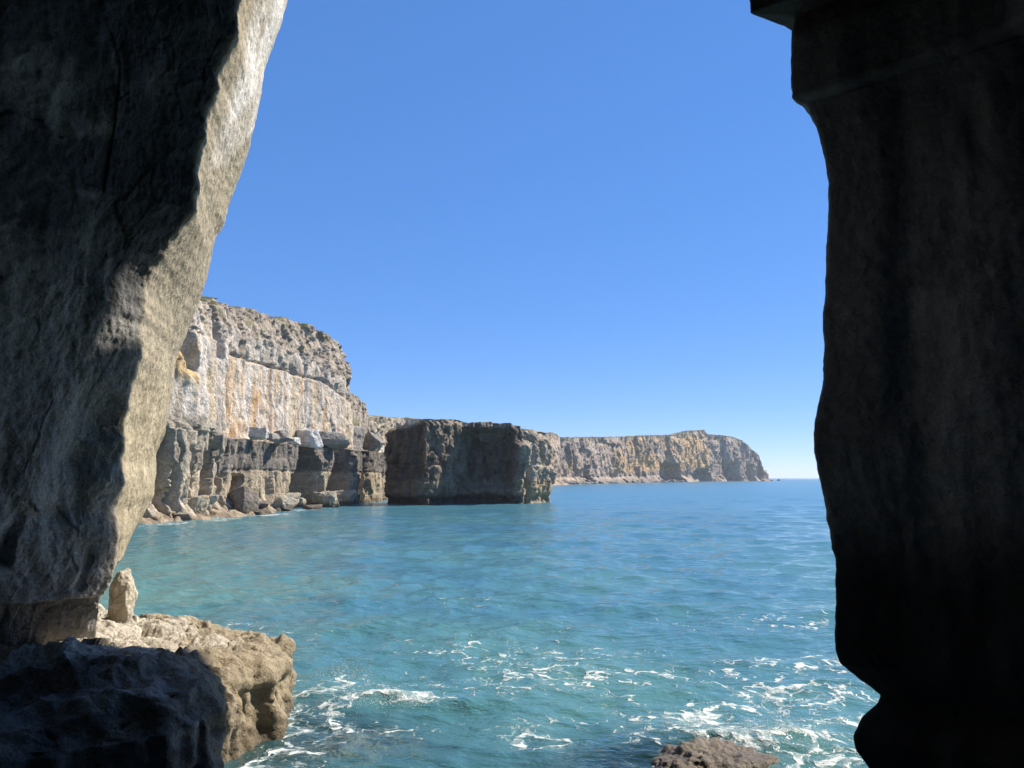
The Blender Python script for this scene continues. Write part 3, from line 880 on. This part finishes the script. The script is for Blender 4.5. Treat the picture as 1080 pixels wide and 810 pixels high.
# ------------------------------------------------------------------ the sea stack
def stack():
    loop = [(-19.7, 121.5), (-16.6, 118.0), (-12.8, 114.3), (-10.6, 117.4), (-7.8, 121.4), (-4.0, 121.6), (0.2, 120.8), (1.5, 121.4), (4.2, 125.2), (6.5, 129.0), (5.6, 132), (2, 134), (-5, 133.5), (-11, 130.5), (-16.5, 126.0)]
    loop = loop[::1]
    # travel with the sea on the right: anticlockwise seen from above
    pts = np.array(loop + [loop[0]])
    s, seg, p = coast(pts, .13)
    for _ in range(10):
        p = (np.roll(p, 1, 0) + p + np.roll(p, -1, 0)) / 3
    px = 540 + 810 * p[:, 0] / p[:, 1]
    front = p[:, 1] < 127
    pyt = np.interp(px, [400, 406, 410, 414, 425, 440, 447, 452, 458, 470, 490, 515, 535, 550, 553, 556, 570, 580], [470, 460, 455, 453, 449, 444, 441, 441.5, 443, 442.5, 445, 446, 447.5, 449, 454, 455, 456, 457])
    top = CAM_Z + (504 - pyt) / 810 * np.minimum(p[:, 1], 125)
    top = top + .22 * fbm(np.stack([s * .7, s * 0, s * 0], -1), 4, 170) + .25 * (worley(np.stack([s * .5, s * 0, s * 0], -1), 171)[2] - .5)

    def zl(s_):
        f = np.linspace(0, 1, 120)
        return -1.5 + f[None] * (top[:, None] + 1.5)

    def disp(ss, Z, B):
        F1, F2, V = worley(B * C(.28, .28, .2) + .3 * fbm(B * .25, 3, 172)[..., None], 173)
        G1, G2, W = worley(B * C(.8, .8, .5) + .2 * fbm(B * .6, 3, 174)[..., None], 175)
        H1, H2, X = worley(B * C(1.8, 1.8, 1.2), 176)
        pxx = (540 + 810 * B[..., 0] / B[..., 1])
        D = (V - .5) * 1.2 + (W - .5) * .75 + (X - .5) * .35 + .4 * fbm(B * C(.6, .6, .4), 4, 177)
        fr = (B[..., 1] < 127)
        # the lit arris near the left corner, the overhung hollows to its right and the cleft by the right end
        D = D - fr * 1.5 * bump1(pxx, 492, 540, 3) * bump1(Z, 2.6, 11.4, .6) * (1 - .7 * np.exp(-((pxx - 522) / 6) ** 2 - ((Z - 6.5) / 3) ** 2))
        D = D + fr * 1.2 * np.exp(-((pxx - 547) / 6) ** 2) * (1 - sstep(8.5, 10.5, Z))
        D = D - fr * 1.5 * np.exp(-((pxx - 556) / 1.8) ** 2) * bump1(Z, 1.0, 7.0, .5)
        D = D - .35 * (1 - sstep(.0, .4, np.abs(Z - 6.2 - .3 * fbm(B * .2, 2, 178)))) * .6
        D = D - .5 * bump1(Z, -.2, 1.3, .5)
        D = D - .5 * sstep(.93, 1.0, Z / top[:, None])
        return D, 0 * Z

    def colr(ss, Z, P, D):
        n1 = fbm(P * .3, 4, 180)
        col = mix(np.broadcast_to(C(.22, .19, .15), P.shape).copy(), C(.11, .096, .08), sstep(-.25, .35, fbm(P * C(.7, .7, .4), 4, 181)))
        col = mix(col, C(.27, .24, .195), sstep(.05, .45, fbm(P * C(1.4, 1.4, .5), 4, 182)) * .6)
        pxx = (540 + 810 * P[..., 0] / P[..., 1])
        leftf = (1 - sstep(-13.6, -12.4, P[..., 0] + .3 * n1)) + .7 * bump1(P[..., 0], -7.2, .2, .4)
        col = mix(col, C(.06, .056, .052), np.clip(leftf, 0, 1) * .75)  # left face and hollow darkened in the colour, deepening their shade
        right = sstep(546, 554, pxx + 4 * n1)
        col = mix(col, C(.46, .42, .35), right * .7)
        band = bump1(Z + .3 * n1, 1.3, 3.6, .4)
        col = mix(col, C(.24, .215, .165), band * .6)
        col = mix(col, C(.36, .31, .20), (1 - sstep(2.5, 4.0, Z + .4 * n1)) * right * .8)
        wet = 1 - sstep(.9, 1.4, Z + .2 * n1)
        col = mix(col, C(.06, .055, .05), wet * (1 - .8 * right) * .9)
        col = mix(col, C(.36, .34, .29), sstep(.95, .985, Z / top[:, None] + .02 * n1) * .6)
        return col * C(1.04, .94, .86)

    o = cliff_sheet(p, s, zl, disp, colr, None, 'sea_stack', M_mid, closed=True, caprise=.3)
    tag(o, 'squat dark flat-topped sea stack standing in the water mid-picture', 'sea stack')


stack()

PALE, BUFF, GREYR = C(.50, .46, .40), C(.36, .31, .23), C(.27, .25, .225)
# the finger of rock standing on the ledge
q = at(128, 632, 15.4)
tag(boulder('rock_pinnacle', 12, (.33, .3, .82), (q.x + .02, 15.4, 1.66), M_ledge, C(.52, .47, .38), C(.40, .35, .27), planes=70, sub=5, rough=.09),
    'small pale finger of rock standing on the back of the ledge', 'rock')
# the rock awash at the bottom of the picture
q = at(745, 790, 11.4)
tag(boulder('half_sunk_rock', 35, (1.15, .85, .52), (q.x + .05, 11.35, -.17), M_wet, C(.30, .25, .195), C(.16, .13, .10), sub=6, rough=.10, rot=-.3, tidal=.34),
    'brown rough rock breaking the surface amid foam near the right wall', 'rock')
q = at(372, 750, 12.9)
tag(boulder('submerged_rock', 21, (1.7, .8, .5), (q.x, 12.7, -.56), M_ledge, C(.50, .40, .27), C(.36, .28, .18), sub=5, rough=.12, rot=.3),
    'brown rock lying just under the water beside the sunlit ledge', 'rock')

# boulders along the foot of the tall cliff: (px, py of the foot, depth, half sizes, label)
base_rocks = [
    (193, 536, 76, (2.4, 1.5, 1.5), 'large slanting pale slab leaning on the foot of the cliff columns'),
    (212, 534, 78, (1.6, 1.2, 1.5), 'buff rounded boulder heaped beside the slanting slab'),
    (222, 529, 82, (1.0, .9, .75), 'small pale rounded boulder left of the dark angular one'),
    (236, 531, 83, (1.1, .9, .8), 'pale smooth boulder touching the dark angular one'),
    (254, 529, 84, (1.75, 1.6, 2.0), 'dark angular pointed boulder standing at the water edge'),
    (272, 531, 88, (1.1, .9, .7), 'low buff boulder just right of the dark pointed one'),
    (301, 529, 96, (2.2, 1.5, 1.35), 'broad pale boulder below the first shaded bay'),
    (317, 528, 103, (.9, .8, .75), 'small brown boulder between the two broad pale ones'),
    (343, 528, 107, (3.2, 1.7, 1.7), 'widest pale boulder lying under the second shaded bay'),
    (362, 527, 112, (2.1, 1.4, 2.0), 'rough brown boulder at the right end of the boulder row'),
    (329, 536, 100, (1.8, 1.2, .5), 'flat wet rock awash in front of the cliff'),
    (275, 541, 86, (2.2, 1.2, .5), 'flat brown rock awash before the dark pointed boulder'),
]
for i, (px, py, d, sz, lab) in enumerate(base_rocks):
    a = at(px, py, d)
    dark = 'dark' in lab or 'wet' in lab
    o = boulder('boulder', 200 + i * 7, sz, (a.x, d, max(.15, a.z + sz[2] * .1 - .2)), M_mid, C(.40, .355, .28) if not dark else C(.22, .19, .16), C(.30, .26, .19) if not dark else C(.16, .14, .115),
                planes=14, sub=5, rough=.08, rot=i * .7, tidal=.9)
    tag(o, lab, 'boulder', 'boulders at the foot of the tall cliff')

# rubble shore below the columns
def rubble():
    pl = [(-40, 50), (-36, 60), (-32.4, 69), (-30.4, 75), (-29.2, 80), (-28.0, 84), (-28.4, 90), (-29.5, 97)]
    pts = np.array(pl)
    s, seg, p = coast(pts, .18)
    w = np.linspace(-5.5, 1.4, 60)
    P = np.concatenate([np.stack([p[:, 0][:, None] + w[None], p[:, 1][:, None] + 0 * w[None]], -1), np.zeros((len(p), 60, 1))], -1)
    F1, F2, V = worley(P * C(.7, .7, 1), 190)
    P[..., 2] = np.interp(w, [-5.5, -2, 0, 1.4], [1.8, .8, .2, -1.0])[None] + .5 * (V - .5) + .25 * (1 - F1) + .3 * fbm(P * .6, 4, 191)
    col = mix(np.broadcast_to(C(.33, .26, .18), P.shape).copy(), C(.20, .155, .11), sstep(-.2, .4, fbm(P * .7, 4, 192)))
    col = mix(col, C(.42, .37, .29), sstep(.9, 1.5, P[..., 2]) * .7)
    o = mesh_from('rocky_shore', P, grid_faces(*P.shape[:2]), M_mid, col)
    tag(o, kind='structure')


rubble()

# fallen blocks on the shelf of the tall cliff
shelf_rocks = [
    (273, 464, 89, (1.5, 1.2, 1.0), True, 'pale square block at the left end of the cliff shelf'),
    (287, 464, 93, (1.0, .8, .7), False, 'small grey block beside the pale square block on the shelf'),
    (296, 462, 96, (1.3, 1.0, 1.0), False, 'dark grey block in the middle of the shelf'),
    (299, 467, 95, (1.6, .9, .4), False, 'flat grey slab lying at the lip of the shelf'),
    (310, 463, 101, (1.0, .8, .6), True, 'small white block next to the big white one on the shelf'),
    (325, 461, 106, (2.0, 1.6, 1.7), True, 'big bright white fallen block on the shelf'),
    (343, 463, 111, (3.4, 1.6, 1.6), False, 'long grey tilted block on the shelf right of the white one'),
    (375, 459, 126, (2.6, 1.8, 2.9), False, 'tall pale grey block at the right end of the shelf'),
    (392, 462, 132, (2.2, 1.8, 2.2), False, 'squat grey block furthest along the shelf near the stack'),
]
for i, (px, py, d, sz, pale, lab) in enumerate(shelf_rocks):
    a = at(px, py, d)
    o = boulder('fallen_block', 300 + i * 5, sz, (a.x, d, 8.45 + sz[2] * .62), M_mid, C(.62, .60, .56) if pale else C(.30, .28, .25), C(.50, .47, .43) if pale else C(.22, .205, .185), planes=11, sub=5, rough=.06, rot=i * 1.1)
    tag(o, lab, 'rock', 'fallen blocks on the cliff shelf')

# boulders along the foot of the far headland
pxs, hp = HP
rng = np.random.default_rng(4)
far_proto = [boulder('boulder', 400 + k, (1, .8, .7), (0, 0, -50), M_far, C(.32, .295, .26), C(.22, .20, .175), planes=9, sub=3, rough=.05) for k in range(4)]
first = set()
for i in range(90):
    px = rng.uniform(589, 716)
    j = int(np.argmin(np.abs(pxs - px) + 1e3 * (hp[:, 1] < 430)))
    base = hp[j]
    k = i % 4
    if k not in first:
        o = far_proto[k]
        first.add(k)
    else:
        o = far_proto[k].copy()
        COL.objects.link(o)
    sc = rng.uniform(1.0, 2.6)
    off = rng.uniform(2, 9)
    o.location = (base[0] + off * .88, base[1] - off * .47, rng.uniform(.2, 1.6) * (1 if off < 6 else .4))
    o.scale = (sc * rng.uniform(.9, 1.6), sc, sc * rng.uniform(.7, 1.1))
    o.rotation_euler = (0, 0, rng.uniform(0, 6.28))
    tag(o, 'pale boulder lying along the foot of the far headland', 'boulder', 'boulders at the foot of the headland')
# skerries off the point
for k, (px, d, sz, lab) in enumerate(((811, 1020, (7, 3, 1.6), 'low flat skerry just off the headland point'), (821, 1030, (2.2, 2, 2.6), 'tiny dark upright rock standing off the headland point'))):
    a = at(px, 504, d)
    o = boulder('skerry', 450 + k, sz, (a.x, d, .3), M_far, C(.2, .19, .18), C(.15, .14, .135), planes=9, sub=3)
    tag(o, lab, 'rock')


# ------------------------------------------------------------------ the sea
def sea_material():
    m = bpy.data.materials.new('sea_water')
    m.use_nodes = True
    nt = m.node_tree
    L = nt.links.new
    b = nt.nodes['Principled BSDF']
    out = nt.nodes['Material Output']
    geo = nd(nt, 'ShaderNodeNewGeometry')
    foam = nd(nt, 'ShaderNodeAttribute', attribute_name='foam')
    shal = nd(nt, 'ShaderNodeAttribute', attribute_name='shallow')
    near = nd(nt, 'ShaderNodeAttribute', attribute_name='near')

    def noise(scale, detail=4, rough=.55, vec=None, dist=0.0):
        n = nd(nt, 'ShaderNodeTexNoise')
        n.inputs['Scale'].default_value = scale
        n.inputs['Detail'].default_value = detail
        n.inputs['Roughness'].default_value = rough
        n.inputs['Distortion'].default_value = dist
        L(vec or geo.outputs['Position'], n.inputs['Vector'])
        return n

    def math_(op, a, bb=None, c=None, clamp=False):
        n = nd(nt, 'ShaderNodeMath', operation=op)
        n.use_clamp = clamp
        for i, v in enumerate((a, bb, c)):
            if v is None:
                continue
            if isinstance(v, (int, float)):
                n.inputs[i].default_value = v
            else:
                L(v, n.inputs[i])
        return n.outputs[0]

    def rng_(v, a, bb, c=0., d=1., smooth=True):
        n = nd(nt, 'ShaderNodeMapRange')
        if smooth:
            n.interpolation_type = 'SMOOTHSTEP'
        n.inputs['From Min'].default_value = a
        n.inputs['From Max'].default_value = bb
        n.inputs['To Min'].default_value = c
        n.inputs['To Max'].default_value = d
        L(v, n.inputs['Value'])
        return n.outputs[0]

    def mixc(f, a, bb):
        n = nd(nt, 'ShaderNodeMix', data_type='RGBA')
        for i, v in ((0, f), (6, a), (7, bb)):
            if isinstance(v, (int, float)):
                n.inputs[i].default_value = v
            elif isinstance(v, tuple):
                n.inputs[i].default_value = (*v, 1)
            else:
                L(v, n.inputs[i])
        return n.outputs[2]

    # body colour: milky teal near the rocks, bluer far out, with reflected sky worked into the colour
    big = noise(.09, 3)
    body = mixc(rng_(big.outputs['Fac'], .35, .65), (.052, .158, .200), (.076, .195, .188))
    body = mixc(near.outputs['Fac'], (.055, .180, .265), body)
    # foam: a torn web of filaments plus solid patches, where the foam attribute allows it
    warp = noise(1.1, 3, .6)
    wv = nd(nt, 'ShaderNodeVectorMath', operation='MULTIPLY_ADD')
    L(warp.outputs['Color'], wv.inputs[0])
    wv.inputs[1].default_value = (1.1, 1.1, 0)
    L(geo.outputs['Position'], wv.inputs[2])
    vo = nd(nt, 'ShaderNodeTexVoronoi', feature='DISTANCE_TO_EDGE')
    vo.inputs['Scale'].default_value = 1.15
    L(wv.outputs[0], vo.inputs['Vector'])
    vo2 = nd(nt, 'ShaderNodeTexVoronoi', feature='DISTANCE_TO_EDGE')
    vo2.inputs['Scale'].default_value = 3.1
    L(wv.outputs[0], vo2.inputs['Vector'])
    pat = noise(2.3, 6, .65, wv.outputs[0])
    holes = noise(5.5, 4, .6)
    def strand(vec, scale, detail, w0, w1, seed):
        n = noise(scale, detail, .55, vec)
        n.noise_dimensions = '4D'
        n.inputs['W'].default_value = seed
        d = math_('ABSOLUTE', math_('SUBTRACT', n.outputs['Fac'], .5))
        w = math_('ADD', math_('MULTIPLY', foam.outputs['Fac'], w1), w0)
        return math_('SUBTRACT', 1.0, math_('DIVIDE', d, w), clamp=True)
    wv.inputs[1].default_value = (.55, .55, 0)
    brk = rng_(holes.outputs['Fac'], .36, .60)
    clump = rng_(math_('ADD', pat.outputs['Fac'], math_('MULTIPLY', foam.outputs['Fac'], .24)), .51, .72)
    s1 = math_('MULTIPLY', strand(wv.outputs[0], .80, 3, .001, .050, 1.7), clump)
    s2 = math_('MULTIPLY', strand(wv.outputs[0], 2.4, 3, .0, .046, 5.2), clump)
    s1 = rng_(s1, .05, .45)
    s2 = rng_(s2, .10, .55)
    patch = math_('MULTIPLY', rng_(math_('ADD', math_('MULTIPLY', foam.outputs['Fac'], .36), pat.outputs['Fac']), .90, 1.10), .6)
    f = math_('MAXIMUM', math_('MAXIMUM', s1, math_('MULTIPLY', s2, .6)), patch)
    f = math_('MULTIPLY', f, math_('MULTIPLY_ADD', brk, .75, .25))
    f = math_('MULTIPLY', f, rng_(foam.outputs['Fac'], .02, .22))
    veil = math_('MULTIPLY', rng_(foam.outputs['Fac'], .25, 1.0), rng_(pat.outputs['Fac'], .3, .7, .05, .35))
    body = mixc(veil, body, (.18, .33, .33))
    basec = mixc(math_('MULTIPLY', f, .80), body, (.70, .73, .73))
    L(basec, b.inputs['Base Color'])
    b.inputs['IOR'].default_value = 1.33
    L(math_('ADD', rng_(f, 0, 1, .06, .7), rng_(near.outputs['Fac'], 0, 1, .22, 0)), b.inputs['Roughness'])
    # ripples
    sc = nd(nt, 'ShaderNodeVectorMath', operation='MULTIPLY')
    sc.inputs[1].default_value = (.6, 1.0, 1)
    L(geo.outputs['Position'], sc.inputs[0])
    r1 = noise(1.3, 5, .6, sc.outputs[0], .3)
    r2 = noise(5.5, 3, .5, sc.outputs[0], .3)
    h = math_('MULTIPLY_ADD', math_('MULTIPLY', r2.outputs['Fac'], near.outputs['Fac']), .18, r1.outputs['Fac'])
    h = math_('MULTIPLY_ADD', f, .12, h)
    bp = nd(nt, 'ShaderNodeBump')
    bp.inputs['Strength'].default_value = 0.8
    bp.inputs['Distance'].default_value = 0.22
    L(rng_(near.outputs['Fac'], 0, 1, .35, .85), bp.inputs['Strength'])
    L(h, bp.inputs['Height'])
    L(bp.outputs[0], b.inputs['Normal'])
    # clear shallow water over sunken rock
    tr = nd(nt, 'ShaderNodeBsdfTransparent')
    tr.inputs['Color'].default_value = (.74, .82, .78, 1)
    gl = nd(nt, 'ShaderNodeBsdfGlossy')
    gl.inputs['Roughness'].default_value = .05
    L(bp.outputs[0], gl.inputs['Normal'])
    fr = nd(nt, 'ShaderNodeFresnel')
    fr.inputs['IOR'].default_value = 1.33
    L(bp.outputs[0], fr.inputs['Normal'])
    clear = nd(nt, 'ShaderNodeMixShader')
    L(fr.outputs[0], clear.inputs[0])
    L(tr.outputs[0], clear.inputs[1])
    L(gl.outputs[0], clear.inputs[2])
    ms = nd(nt, 'ShaderNodeMixShader')
    L(math_('MULTIPLY', shal.outputs['Fac'], math_('SUBTRACT', 1.0, f)), ms.inputs[0])
    L(b.outputs[0], ms.inputs[1])
    L(clear.outputs[0], ms.inputs[2])
    L(ms.outputs[0], out.inputs['Surface'])
    return m


FOAM = [  # x, y, rx, ry, strength: where the swell breaks on the rocks
    (-3.4, 13.4, 1.0, 1.4, .85), (-3.0, 15.2, 1.2, 1.1, .8), (-2.2, 14.4, 1.4, .35, .9), (-1.7, 13.2, 1.2, .5, .45), (-3.3, 11.6, .6, 1.0, .8),
    (-.6, 18.5, 1.5, 1.6, .55), (.5, 16.3, 2.2, 1.6, .62), (.2, 13.0, .7, .7, .75), (-1.4, 19.0, .8, .9, .4), (1.4, 18.3, 1.8, .8, .45),
    (4.0, 12.4, 1.7, 1.3, .9), (3.4, 13.6, 2.0, 1.0, .72), (5.5, 14.0, 1.6, 2.0, .75), (4.4, 16.5, 2.2, 1.0, .5), (2.4, 13.6, 1.2, .5, .55), (4.3, 11.2, .9, .9, .85), (6.5, 16.5, 1.5, 1.5, .5),
    (-8.2, 22, 2.0, .8, .35), (-6, 20.5, 1.5, .5, .35), (-3.2, 19.4, 2.0, .5, .28), (-1.2, 25.5, 1.2, 1.2, .3), (7.5, 22, 4, 2, .3), (2.5, 22, 5, 2.5, .16), (-4, 27, 6, 3, .13),
    (-26.8, 85, 2.2, 3, .95), (-28, 76, 1.6, 5, .7), (-30, 68, 1.2, 5, .7), (-26.3, 98, 1.6, 4, .75), (-25, 104, 1.5, 3, .6), (-22.8, 122, 1, 5, .4),
]


def sea():
    rad = np.concatenate([[0.02, 2.0, 4.0], np.exp(np.arange(math.log(6.0), math.log(9000), .0085))])
    ang = np.concatenate([np.linspace(-math.pi, -R(46), 70, endpoint=False), np.linspace(-R(46), R(46), 900, endpoint=False), np.linspace(R(46), math.pi, 70)])
    rr, aa = np.meshgrid(rad, ang, indexing='ij')
    X, Y = rr * np.sin(aa), rr * np.cos(aa)
    h = np.zeros_like(X)
    dx = np.zeros_like(X)
    dy = np.zeros_like(X)
    rngw = np.random.default_rng(12)
    sp = rr * .0085
    main = R(-105)                         # the swell runs in from the right, towards the cave
    for k in range(64):
        lam = .45 * (22 ** rngw.uniform(0, 1))
        th = main + rngw.normal() * (.75 if lam < 4 else .4)
        amp = .0088 * lam ** .38 * rngw.uniform(.4, .95) * (1 + .7 * math.exp(-((math.log(lam) - 1.0) / .55) ** 2))
        kx, ky = math.cos(th) * 2 * math.pi / lam, math.sin(th) * 2 * math.pi / lam
        ph = rngw.uniform(0, 6.28)
        fade = 1 - sstep(.22, .5, sp / lam)
        arg = kx * X + ky * Y + ph
        h += amp * fade * np.sin(arg)
        dx += amp * fade * .8 * math.cos(th) * np.cos(arg)
        dy += amp * fade * .8 * math.sin(th) * np.cos(arg)
    gust = .75 + .5 * np.clip(fbm(np.stack([X * .05, Y * .05, X * 0], -1), 2, 220) + .3, 0, 1)
    h *= gust
    foam = np.zeros_like(X)
    ring = 1.0
    for (cx, cy, rx, ry, st) in FOAM:
        foam = np.maximum(foam, st * np.exp(-(((X - cx) / rx) ** 2 + ((Y - cy) / ry) ** 2) ** 1.3 * .7))
    wob = .5 * fbm(np.stack([X * .9, Y * .9, X * 0], -1), 3, 221)
    foam = np.clip(foam * (1 + .9 * wob), 0, 1)
    # surge against the near rocks
    surge = np.exp(-(((X + 2.6) / 1.6) ** 2 + ((Y - 14.6) / .35) ** 2)) * .16 + np.exp(-(((X - 3.6) / 1.6) ** 2 + ((Y - 12.6) / .35) ** 2)) * .14
    h += surge
    shal = .8 * np.exp(-((X + 2.7) / 1.5) ** 2 - ((Y - 12.6) / 1.1) ** 2) + .85 * np.exp(-((X - 2.2) / 1.5) ** 2 - ((Y - 11.4) / 1.3) ** 2) + .45 * np.exp(-((X + 3.7) / .7) ** 2 - ((Y - 12.5) / 3) ** 2)
    shal += .25 * np.exp(-((X + .3) / 3.5) ** 2 - ((Y - 11.0) / 1.2) ** 2)
    shal = np.minimum(shal, np.where(X > .8, .8, .64))
    near = 1 - sstep(18, 190, rr)
    P = np.stack([X + dx, Y + dy, h], -1)
    o = mesh_from('sea', P, grid_faces(*X.shape, flip=True), sea_material(), attrs={'foam': foam, 'shallow': shal, 'near': near})
    tag(o, kind='structure')
    # the sea bed close to the rocks, seen through the clear shallows
    gx, gy = np.meshgrid(np.linspace(-14, 14, 120), np.linspace(-8, 30, 140), indexing='ij')
    Q = np.stack([gx, gy, -1.6 - .03 * np.clip(gy, 0, 30) + .35 * fbm(np.stack([gx * .7, gy * .7, gx * 0], -1), 4, 225)], -1)
    col = mix(np.broadcast_to(C(.34, .30, .21), Q.shape).copy(), C(.22, .22, .16), sstep(-.2, .4, fbm(Q * .8, 3, 226)))
    o = mesh_from('seabed', Q, grid_faces(*gx.shape), M_ledge, col)
    tag(o, kind='structure')


sea()


# ------------------------------------------------------------------ spray thrown up where the swell breaks
def spray():
    m = bpy.data.materials.new('spray_white')
    m.use_nodes = True
    b = m.node_tree.nodes['Principled BSDF']
    b.inputs['Base Color'].default_value = (.85, .87, .87, 1)
    b.inputs['Roughness'].default_value = .5
    r = np.random.default_rng(31)
    octV = np.array([(1, 0, 0), (-1, 0, 0), (0, 1, 0), (0, -1, 0), (0, 0, 1), (0, 0, -1)], float)
    octF = np.array([(0, 2, 4), (2, 1, 4), (1, 3, 4), (3, 0, 4), (2, 0, 5), (1, 2, 5), (3, 1, 5), (0, 3, 5)])
    VV, FF, n0 = [], [], 0
    for (cx, cy, rx, ry, hz, n) in ((-2.3, 13.9, .9, .25, .22, 700), (-3.3, 15.7, .45, .3, .30, 350), (3.9, 12.3, .7, .5, .26, 800), (3.0, 12.6, .8, .3, .20, 450), (4.3, 11.5, .5, .5, .3, 500)):
        for _ in range(n):
            u = r.normal(size=2)
            z = abs(r.normal()) * hz * math.exp(-.5 * (u @ u) * .4)
            c = np.array([cx + u[0] * rx * .6, cy + u[1] * ry * .6, .06 + z])
            VV.append(octV * r.uniform(.002, .007) * np.array([1, 1, r.uniform(.8, 1.6)]) + c)
            FF.append(octF + n0)
            n0 += 6
    o = mesh_from('sea_spray', np.concatenate(VV), np.concatenate(FF), m)
    tag(o, kind='stuff')


spray()


# ------------------------------------------------------------------ the air over the sea
def haze():
    bm = bmesh.new()
    bmesh.ops.create_cube(bm, size=1)
    me = bpy.data.meshes.new('haze')
    bm.to_mesh(me)
    bm.free()
    o = bpy.data.objects.new('haze', me)
    COL.objects.link(o)
    o.scale = (19000, 19000, 84)
    o.location = (0, 0, 84 / 2 - 5.0)
    m = bpy.data.materials.new('sea_air')
    m.use_nodes = True
    nt = m.node_tree
    nt.nodes.clear()
    v = nt.nodes.new('ShaderNodeVolumePrincipled')
    v.inputs['Color'].default_value = (.86, .92, 1.0, 1)
    v.inputs['Density'].default_value = 0.00014
    v.inputs['Anisotropy'].default_value = 0.2
    out = nt.nodes.new('ShaderNodeOutputMaterial')
    nt.links.new(v.outputs[0], out.inputs['Volume'])
    me.materials.append(m)
    tag(o, kind='stuff')


haze()
